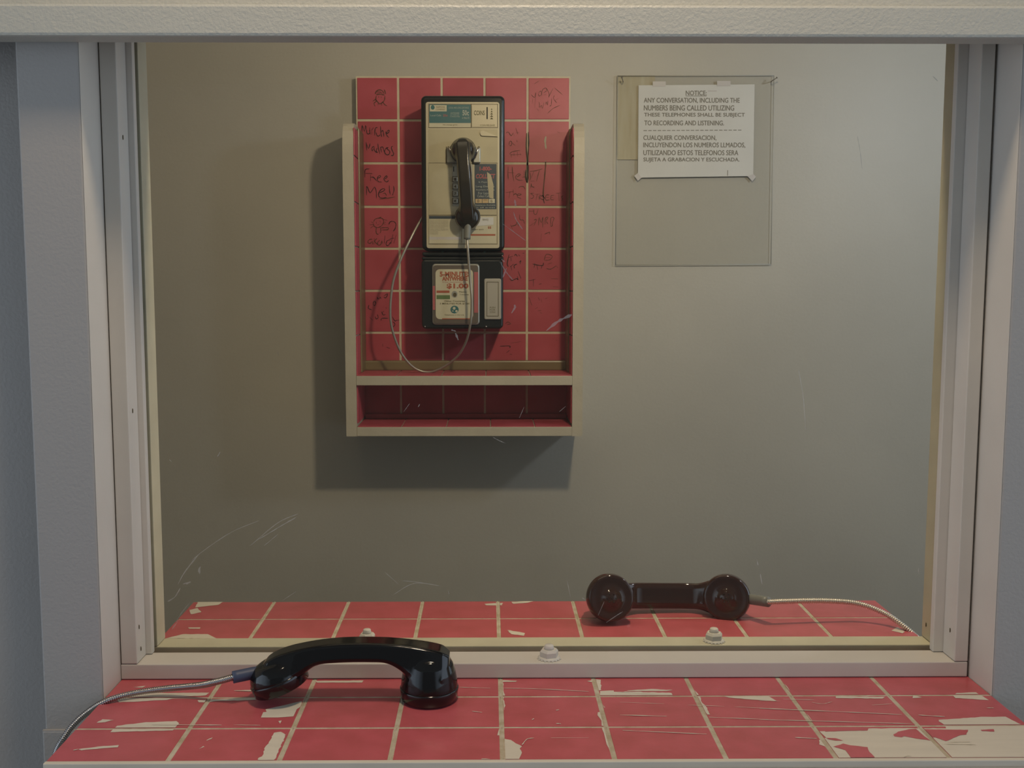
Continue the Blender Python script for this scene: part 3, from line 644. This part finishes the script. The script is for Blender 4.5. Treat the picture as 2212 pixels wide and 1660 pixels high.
def side(xa, xb, inner, sg):
    """side board with a rounded upper front corner, tiled on its inner face"""
    mb = MB(); pts = []; r = .055
    yf, yb = D_bf, D_wall
    r = .072; q_ = .034; prof = [(yb, zb), (yf, zb), (yf, zt-r)]+[(yf+q_-q_*math.cos(a), zt-r+r*math.sin(a)) for a in [math.radians(k*15) for k in range(1, 7)]]+[(yb, zt)]
    n = len(prof); vs = [(xa, y, z) for y, z in prof]+[(xb, y, z) for y, z in prof]
    fs = [list(range(n)), [i+n for i in range(n)][::-1]]+[[i, (i+1) % n+0, (i+1) % n+n, i+n][::-1] for i in range(n)]
    bm = bmesh.new(); V = [bm.verts.new(v) for v in vs]
    for f in fs: bm.faces.new([V[k] for k in f])
    bmesh.ops.recalc_face_normals(bm, faces=bm.faces[:]); mb.bm(bm, M_booth)
    T = Matrix(((0, 0, sg, inner), (1, 0, 0, 0), (0, 1, 0, 0), (0, 0, 0, 1)))   # u->Y v->Z h->inward
    zz = [zt-.004]+zrow[1:]+[zs0-.1, ]
    tilegrid(mb, [D_bf+.006, D_bf+.006+.05, D_tile-.002], [zt-.012]+[z for z in tz[2:8]]+[zb1+.005], T, M_redb, .0014, .003)
    mb.build('side_panel', enc)
side(bx0, ix0, ix0, 1); side(ix1, bx1, ix1, -1)
def board(name, z0, z1, first):
    mb = MB(); mb.box((ix0, D_bf, z0), (ix1, D_tile+.002, z1), M_booth, .0015)
    us = [ix0+.001]+[x-first for x in tx[1:5]]+[ix1-.001]
    tilegrid(mb, us, [D_bf+.0015, D_bf+.115, D_tile-.004], topT(z1), M_redb, .0012, .0022)
    mb.build(name, enc)
board('shelf', zs0, zs1-.002, -.003)
board('bottom_board', zb, zb1-.002, -.014)
mb = MB()
for xa, xb, zz0, zz1 in ((ix0+.0005, ix0+.0065, zs1, zt-.006), (ix1-.0065, ix1-.0005, zs1, zt-.006)):
    mb.box((xa, D_tile-.085, zz0), (xb, D_tile-.001, zz1), M_cove, .004)
mb.box((ix0+.003, D_tile-.020, zs1), (ix1-.003, D_tile-.001, onY(1000, 779, D_tile-.01).z), M_cove, .004)
mb.box((ix0+.003, D_tile-.012, zb1), (ix1-.003, D_tile-.001, zb1+.012), M_redb, .003)
mb.build('corner_trim', enc)

# ------------------------------------------------------------------ payphone
D_pf = 2.462
def p2(px, py, D=D_pf): p = onY(px, py, D); return p.x, p.z
ph = thing('payphone', (p2(1000, 711)[0], D_tile, p2(1000, 711)[1]), 'black coin payphone with a worn tan faceplate mounted inside the red tiled enclosure', 'payphone')
def sl(mb, x0, y0, x1, y1, D, th, r, m, bev=.0012, **k):
    a = p2(x0, y0, D); b = p2(x1, y1, D); mb.rslab(a[0], a[1], b[0], b[1], D, D+th, r, m, bev, **k)
mb = MB(); sl(mb, 909, 206, 1090, 541, D_pf, D_tile-D_pf-.003, .012, M_black, .007, seg=8)
sl(mb, 912, 545, 1088, 553, D_pf+.004, .1, .003, M_black, .003); sl(mb, 911, 555, 1088, 562, D_pf+.003, .1, .003, M_black, .003)
mb.build('upper_housing', ph)
mb = MB(); sl(mb, 910, 560, 1087, 711, D_pf+.001, D_tile-D_pf-.004, .011, M_black, .005, seg=8)
mb.build('lower_housing', ph)
DF = D_pf-.004
mb = MB(); sl(mb, 919, 220, 1079, 537, DF, .006, .006, M_plate2, .0012)
DR = DF-.0004
def rect(mb, x0, y0, x1, y1, m, h=0.0, D=None):
    D = D if D is not None else DF; a = p2(x0, y0, D); b = p2(x1, y1, D)
    mb.prism([(a[0], b[1]), (b[0], b[1]), (b[0], a[1]), (a[0], a[1])], h, m, wallT(D), h-.0002)
def frame(mb, x0, y0, x1, y1, m, w, h, D=None):
    rect(mb, x0, y0, x1, y0+w, m, h, D); rect(mb, x0, y1-w, x1, y1, m, h, D); rect(mb, x0, y0+w, x0+w, y1-w, m, h, D); rect(mb, x1-w, y0+w, x1, y1-w, m, h, D)
rect(mb, 925, 279, 1075, 352, M_plate, .0004)
frame(mb, 925.5, 352, 1074.5, 528, M_brownline, .8, .0006)
rect(mb, 927, 353.5, 1073, 466, M_plate, .0005)
rect(mb, 926.5, 464.5, 1073, 466, M_brownline, .0007)
mb.build('faceplate', ph)
def TXT(mb, s, x0, y0, x1, y1, m, h, D=None, bold=.0, **k):
    D = D if D is not None else DF; a = p2(x0, y1, D); b = p2(x1, y0, D); mb.text(s, (a[0], a[1], b[0], b[1]), m, h, wallT(D), bold, **k)
# teal rate placard
mb = MB(); frame(mb, 925.5, 224.5, 1075.5, 276.5, M_brownline, 1.0, .0008); rect(mb, 927, 226, 1017, 275, M_pap, .0008); rect(mb, 927, 226, 1017, 266, M_teal, .0010)
rect(mb, 928.5, 227.5, 965, 241, M_pap, .0013)
c = p2(935, 233); mb.prism([(c[0]+.0046*math.cos(a), c[1]+.0052*math.sin(a)) for a in [k*math.pi/8 for k in range(16)]], .0016, M_globe, wallT(DF), .0013)
TXT(mb, 'TELEPHONE', 941, 230, 961, 233, M_inkg, .0015); TXT(mb, 'COMPANY', 941, 235, 962, 238.5, M_inkg, .0015)
TXT(mb, 'LOCAL AND LONG DISTANCE', 969, 231, 1013, 235, M_tealt, .0012); TXT(mb, 'Local Calls', 930, 247.5, 953, 251.5, M_tealt, .0012)
TXT(mb, '25c', 957, 247, 967, 252, M_pink, .0012, bold=.02); TXT(mb, 'ANYWHERE', 973, 243, 992, 246.5, M_tealt, .0012); TXT(mb, 'IN THE U.S.', 973, 247.5, 992, 250, M_tealt, .0012); TXT(mb, '3 MINUTES', 972, 251, 993, 253.5, M_tealt, .0012)
TXT(mb, '50c', 999, 238, 1013, 250, M_tealt, .0012, bold=.03); TXT(mb, 'A MINUTE', 998, 253, 1014, 257.5, M_tealt, .0012)
TXT(mb, 'No change given', 957, 268.5, 988, 272, M_inkg, .0011)
mb.build('rate_placard', ph)
mb = MB(); rect(mb, 1017, 225, 1018.6, 276, M_brownline, .0009); sl(mb, 1019, 227, 1074, 274.5, DF-.001, .001, .002, M_plate2, .0004)
DC = DF-.001
TXT(mb, 'COINS', 1024, 239, 1047, 249, M_inkg, .0003, DC, bold=.012); rect(mb, 1051, 231.5, 1053.5, 257.5, M_dark, .0004, DC)
TXT(mb, 'COIN RELEASE', 1037, 269, 1069, 272.6, M_inkg, .0003, DC)
for q in range(5):
    c = p2(1062, 236+q*5, DC); w = .0015+.0008*min(q, 3); mb.prism([(c[0]-w, c[1]-.0018), (c[0]+w, c[1]-.0018), (c[0], c[1]+.0024)], .0003, M_inkg, wallT(DC), .0002)
mb.build('coin_slot_plate', ph)
# coin release lever
mb = MB(); c = p2(1043, 289); e = p2(1074, 296)
P = [(c[0]+.0062*math.cos(math.radians(a)), c[1]+.0062*math.sin(math.radians(a))) for a in range(60, 280, 20)]
mb.prism([(p[0]-.0006 if p[0] < c[0] else p[0], p[1]-.0012) for p in P]+[(e[0]+.001, e[1]-.0012)], .0015, M_brownline, wallT(DF), 0)
mb.prism(P+[e], .004, M_plate2, wallT(DF), .0); mb.build('coin_release_lever', ph)
# receiver hook
for sgn, x0, x1 in ((-1, 965, 986), (1, 1022, 1038)):
    mb = MB(); sl(mb, x0, 318, x1, 352, DF-.012, .013, .003, M_chromed, .002)
    a = p2(x0 if sgn < 0 else x1, 318, DF-.014); b = p2(x1-4 if sgn < 0 else x0+3, 342, DF-.014)
    mb.tube([Vector((a[0]-sgn*.004, DF-.014, a[1])), Vector((a[0]*.6+b[0]*.4, DF-.024, a[1]-.006)), Vector((b[0], DF-.018, b[1]))], .0026, M_chrome, 10)
    if sgn < 0: rect(mb, 963.5, 317, 965.5, 352, M_brownline, .001)
    mb.build('receiver_hook', ph)
# keypad: the left column of keys shows beside the handset
mb = MB(); sl(mb, 977, 354, 1020, 446, DF-.001, .001, .002, M_chromed, .0005)
rect(mb, 979, 360, 981, 371, M_dark, .0004, DF-.001); mb.build('keypad_plate', ph)
keys = '1234567890*#'
for r in range(4):
    for c_ in range(3):
        mb = MB(); x = 978.5+c_*13.5; y = 382+r*15.6
        rect(mb, x-1, y-1, x+11, y+12, M_ink, .0004, DF-.001)
        sl(mb, x, y, x+10, y+10.8, DF-.004, .003, .0015, M_chromed, .0006)
        ch = '123456789*0#'[r*3+c_]; TXT(mb, ch, x+2.5, y+2.5, x+7, y+8.5, M_ink, .0004, DF-.004, bold=.02)
        mb.build('key', ph)
# navy collect-call sticker
mb = MB(); rect(mb, 1025, 354.5, 1072.5, 452, M_navy, .0010); rect(mb, 1021.5, 354, 1025, 452, M_plate2, .0012)
TXT(mb, '1-800-', 1036, 360, 1062, 369, M_pink, .0012, bold=.04); TXT(mb, 'COLLECT', 1028, 376, 1070, 386, M_pink, .0012, bold=.03, shear=.2)
for s_, x0, y0, x1, y1 in (('It Pays', 1034, 392, 1052, 396), ('Long Distance', 1028, 401, 1068, 406), ('Anywhere, Anytime', 1028, 408.5, 1068, 413), ('For Less', 1033, 415, 1056, 420), ('Collect Calls', 1031, 421.5, 1058, 426.5)): TXT(mb, s_, x0, y0, x1, y1, M_tealt, .0012)
q = [p2(*a) for a in ((1052, 372), (1060, 378), (1066, 400), (1066, 430), (1057, 428), (1054, 405))]; mb.prism(q, .0014, M_plate, wallT(DF), .001)
rect(mb, 1027, 430, 1041, 439, M_orange, .0013); rect(mb, 1042, 430, 1055, 439, M_orange, .0013); rect(mb, 1056, 430, 1069, 439, M_pap, .0013)
TXT(mb, 'O', 1031, 431.5, 1035, 437.5, M_ink, .0015, bold=.03); TXT(mb, 'VVV', 1044, 431, 1053, 434, M_ink, .0015); TXT(mb, 'B', 1060, 432, 1064, 437.5, M_inkg, .0015)
TXT(mb, 'Assistance Available', 1026, 441.5, 1070, 445, M_tealt, .0012); TXT(mb, 'in all areas', 1027, 447, 1069, 450, M_tealt, .0012)
mb.build('collect_call_sticker', ph)
# instruction cards under a clear window
mb = MB(); rect(mb, 927, 467, 992, 526, M_pap, .0008); rect(mb, 927, 467, 990, 473, M_navy, .0010)
for k in range(12):
    y = 476+k*2.6; TXT(mb, ('Deposit coins before dialing any', 'number. Listen for the dial tone', 'and dial the number desired now')[k % 3], 928.5, y, 968-(k > 8)*22-(k == 6)*8, y+1.7, M_print, .0010)
rect(mb, 927, 512, 995, 518, M_tape, .0010)
rect(mb, 998, 468, 1072, 526, M_pap, .0008)
q = [p2(*a) for a in ((1000, 470), (1066, 470), (1066, 486), (1000, 491))]; mb.prism(q, .0014, M_paper, wallT(DF), .001)
TXT(mb, 'SERVICE', 1042, 473, 1055, 477, M_inkg, .0016); TXT(mb, '$$', 1054, 489, 1061, 495, M_inkr, .0013, bold=.02); rect(mb, 1010, 506, 1070, 509.5, M_inkr, .0010)
TXT(mb, 'Charges apply', 1015, 494, 1045, 498, M_inkg, .0010); mb.build('instruction_card', ph)
# coin vault door with rate sticker
DV = D_pf-.006
mb = MB(); sl(mb, 933, 570, 1036, 702, DV, .008, .008, M_chromed, .003); sl(mb, 935.5, 573, 1033.5, 699.5, DV-.0008, .003, .007, mat('plum_grey_panel', (.11, .085, .065), .35), .001)
rect(mb, 934.5, 618, 940, 670, M_pink, .0006, DV-.0008+.0000); rect(mb, 1024, 588, 1033, 676, M_pink, .0006, DV-.0008)
mb.build('vault_door', ph)
mb = MB(); DS = DV-.0012; sl(mb, 940.5, 582, 1022, 690, DS, .0008, .010, M_pap, .0003)
V = lambda s, *a, **k: TXT(mb, s, *a, D=DS, h=.0003, **k)
TXT(mb, '5-MINUTES', 950, 587, 1016, 598, M_inkr, .0003, DS, bold=.04); TXT(mb, 'ANYWHERE', 955, 597.5, 1010, 607, M_inkr, .0004, DS, bold=.05)
TXT(mb, 'in the continental USA', 956, 608.5, 1008, 611, M_pink, .0003, DS); TXT(mb, '$1.00', 965, 612.5, 1012, 625, M_inkr, .0003, DS, bold=.04)
rect(mb, 943, 628, 971, 633, M_inkr, .0003, DS); rect(mb, 943, 638, 972, 646.5, M_green, .0003, DS)
c = p2(982, 636, DS); mb.prism([(c[0]+.0070*math.cos(a), c[1]+.0078*math.sin(a)) for a in [k*math.pi/10 for k in range(20)]], .0004, M_chromed, wallT(DS), .0)
c = p2(982.5, 637, DS); mb.prism([(c[0]+.0042*math.cos(a), c[1]+.0050*math.sin(a)) for a in [k*math.pi/10 for k in range(20)]], .0008, M_brownline, wallT(DS), .0)
TXT(mb, 'Mexico', 992, 629, 1008, 632.5, M_inkg, .0003, DS); TXT(mb, '3 minutes', 993, 635, 1012, 638, M_inkg, .0003, DS)
TXT(mb, 'Other Countries', 960, 649, 1004, 652.5, M_inkg, .0003, DS, bold=.01); TXT(mb, '3 MINUTES FOR $1.00', 950, 654.5, 1014, 658.5, M_inkg, .0003, DS, bold=.01)
c = p2(982, 669, DS); mb.prism([(c[0]+.0098*math.cos(a), c[1]+.0092*math.sin(a)) for a in [k*math.pi/12 for k in range(24)]], .0004, M_globe, wallT(DS), .0)
for dx, dz, rr in ((-.001, .003, .0035), (.0045, -.004, .003), (-.004, -.0035, .0015)): mb.prism([(c[0]+dx+rr*math.cos(a), c[1]+dz+rr*math.sin(a)) for a in [k*math.pi/4 for k in range(8)]], .0006, M_pap, wallT(DS), .0003)
TXT(mb, 'Telephone in the U.S.', 960, 679.5, 1003, 682.5, M_inkg, .0003, DS); rect(mb, 955, 688, 1015, 690, M_inkr, .0004, DS)
mb.build('rate_sticker', ph)
mb = MB(); sl(mb, 1046, 602, 1082.5, 690.5, DV+.002, .006, .004, M_alum, .0015)
frame(mb, 1051, 609, 1077, 684, M_brownline, 1.2, .0003, DV+.002)
for k, s_ in enumerate(('PUSH', 'FOR', 'COINS')): TXT(mb, s_, 1058, 663+k*5, 1070, 666.5+k*5, M_inkg, .0003, DV+.002)
mb.build('coin_return_cover', ph)
for x, y in ((918, 706), (1050, 706), (1085, 553)):
    mb = MB(); c = p2(x, y, D_pf); mb.lathe([(.0022, 0), (.0012, .0016)], M_chrome, wallT(D_pf+.001) @ Matrix.Translation((c[0], c[1], 0)), 12)
    mb.build('screw', ph)
# its handset hangs on the hook, cups to the phone
D_h = DF-.0125
a = onY(1000, 320, D_h-.02); b = onY(1010, 470, D_h-.02)
cen = (a+b)/2; tilt = math.atan2(b.x-a.x, a.z-b.z)
RP = Matrix(((0, -1, 0, 0), (0, 0, -1, 0), (1, 0, 0, 0), (0, 0, 0, 1)))
TP = Matrix.Translation((cen.x, D_h, cen.z)) @ Matrix.Rotation(tilt, 4, 'Y').inverted() @ RP @ Matrix.Scale(.935, 4)
def q(px, py, D): return onY(px, py, D)
cord_p = [q(1009, 517, 2.415), q(1011, 545, 2.412), q(1015, 600, 2.418), q(1019, 650, 2.415), q(1016, 700, 2.42), q(1004, 745, 2.45), q(980, 778, 2.48), q(935, 803, 2.50), q(898, 797, 2.50), q(868, 765, 2.49), q(848, 715, 2.475), q(843, 670, 2.465), q(849, 610, 2.46), q(866, 560, 2.46), q(890, 510, 2.47), q(910, 474, 2.49), q(922, 458, 2.51)]
handset('black handset hanging upright on the payphone hook with a long looping cord', TP, mat('worn_black_plastic', (.022, .018, .012), .20, coat=.2), M_black, M_greyr, cord_p, M_cordg, .0029, None, sleeve=(.0080, .0085))

# ------------------------------------------------------------------ notice, old paper and clear sheet on the back wall
def wp(px, py, D): p = onY(px, py, D); return p.x, p.z
def sheetpoly(mb, pts, D, m, th=.0004):
    mb.prism([wp(x, y, D) for x, y in pts], th, m, wallT(D), 0)
DN = D_wall-.0084
mb = MB(); Pn = [(1379.5, 184.5), (1630, 182.5), (1627, 380.5), (1378, 384)]; sheetpoly(mb, Pn, DN, M_paper)
rowsN = [('NOTICE:', 1481, 1526, 196.2, 206.3), ('ANY CONVERSATION, INCLUDING THE', 1390.5, 1597.5, 212, 223.5), ('NUMBERS BEING CALLED UTILIZING', 1390.5, 1585.5, 228, 239), ('THESE TELEPHONES SHALL BE SUBJECT', 1391, 1608.5, 244.3, 254.5), ('TO RECORDING AND LISTENING.', 1391.5, 1563.5, 261, 271),
    ('CUALQUIER CONVERSACION,', 1389.5, 1547, 293, 304.5), ('INCLUYENDON LOS NUMEROS LLMADOS,', 1389.5, 1609.5, 308.5, 320), ('UTILIZANDO ESTOS TELEFONOS SERA', 1389.5, 1594.5, 325, 335.5), ('SUJETA A GRABACION Y ESCUCHADA.', 1389.5, 1597, 341, 351.5)]
for s_, x0, x1, y0, y1 in rowsN:
    a = wp(x0, y1, DN); b = wp(x1, y0, DN); [mb.text(s_, (a[0]+dx, a[1]+dz, b[0]+dx, b[1]+dz), M_print, .0007+dx*.05, wallT(DN)) for dx, dz in ((0, 0), (.0006, 0), (.0003, .0004))]
def line(x0, y0, x1, y1, m, h=.0007, DD=None):
    DD = DD or DN; a = wp(x0, y1, DD); b = wp(x1, y0, DD); mb.prism([(a[0], a[1]), (b[0], a[1]), (b[0], b[1]), (a[0], b[1])], h, m, wallT(DD), h-.0002)
line(1481, 207, 1526, 208, M_print)
for k in range(21): line(1390+k*10.2, 281.6-k*.05, 1397.5+k*10.2, 283-k*.05, M_print)
line(1571, 368, 1572.5, 380, M_print); line(1529, 195.5, 1548, 198, M_tape)
mb2 = mb
nt_o = MB()
tag = mb2.build('notice_sheet'); tag['label'] = 'white paper notice about recording of calls, printed in English and Spanish'; tag['category'] = 'notice'
mb = MB(); sheetpoly(mb, [(1334, 163.5), (1415, 163), (1412, 345), (1334, 345)], DN+.0056, M_paperold)
o = mb.build('backing_paper'); o['label'] = 'yellowed blank paper sticking out at the left behind the white notice'; o['category'] = 'paper'
tp = thing('adhesive_tape', (*onY(1375, 380, DN-.0006)[:2], onY(1375, 380, DN).z), 'folded tape piece on the lower left corner of the notice', 'tape')
for nm, lab, pts in (('adhesive_tape', None, [(1370, 380), (1378, 374), (1386, 384), (1378, 391)]),
                     ('adhesive_tape', 'folded tape piece on the lower right corner of the notice', [(1615, 381), (1627, 376), (1633, 382), (1625, 392)]),
                     ('adhesive_tape', 'left of the two tape pieces along the top edge of the notice', [(1410, 176), (1438, 176), (1438, 187), (1410, 187)]),
                     ('adhesive_tape', 'wider tape piece at the right along the top edge of the notice', [(1549, 175), (1578, 175), (1578, 186), (1549, 186)])):
    mb = MB(); sheetpoly(mb, pts, DN-.0008, M_tape, .0004)
    if lab is None:
        bpy.data.objects.remove(tp); lab = 'folded tape piece on the lower left corner of the notice'
    o = mb.build(nm); o['label'] = lab; o['category'] = 'tape'; o['group'] = 'tape pieces holding the notice'
# clear acrylic sheet in front of the wall
DP = D_wall-.008
mb = MB(); pts = [(1334, 164), (1672, 163), (1665.5, 571), (1330, 573)]
mb.prism([wp(x, y, DP) for x, y in pts], .0032, M_sheet, wallT(DP+.0042), 0)
edge = mat('sheet_cut_edge', (.36, .35, .31), .3)
for a, b in zip(pts, pts[1:]+pts[:1]):
    A = onY(a[0], a[1], DP); B = onY(b[0], b[1], DP); mb.tube([A, (A+B)/2, B], .0009, edge, 6)
o = mb.build('acrylic_sheet'); o['label'] = 'large clear acrylic sheet fixed on the wall behind the printed notice'; o['category'] = 'clear sheet'
for (px, py, dx, dy), lab in (((1346, 177, -2.5, -9), 'nail at the upper left corner of the clear sheet, through the yellowed paper'), ((1666, 177, 12, -9), 'bent nail sticking out at the upper right corner of the clear sheet')):
    mb = MB(); A = onY(px, py, D_wall-.001); B = onY(px, py-1, D_wall-.026); C = onY(px+dx, py+dy, D_wall-.034)
    mb.tube(smooth_path([A, B, C], 5), .0011, M_nail, 8); mb.tube([C, C+(C-B).normalized()*.0012], .0024, M_nail, 10)
    o = mb.build('nail'); o['label'] = lab; o['category'] = 'nail'; o['group'] = 'nails holding the clear sheet'
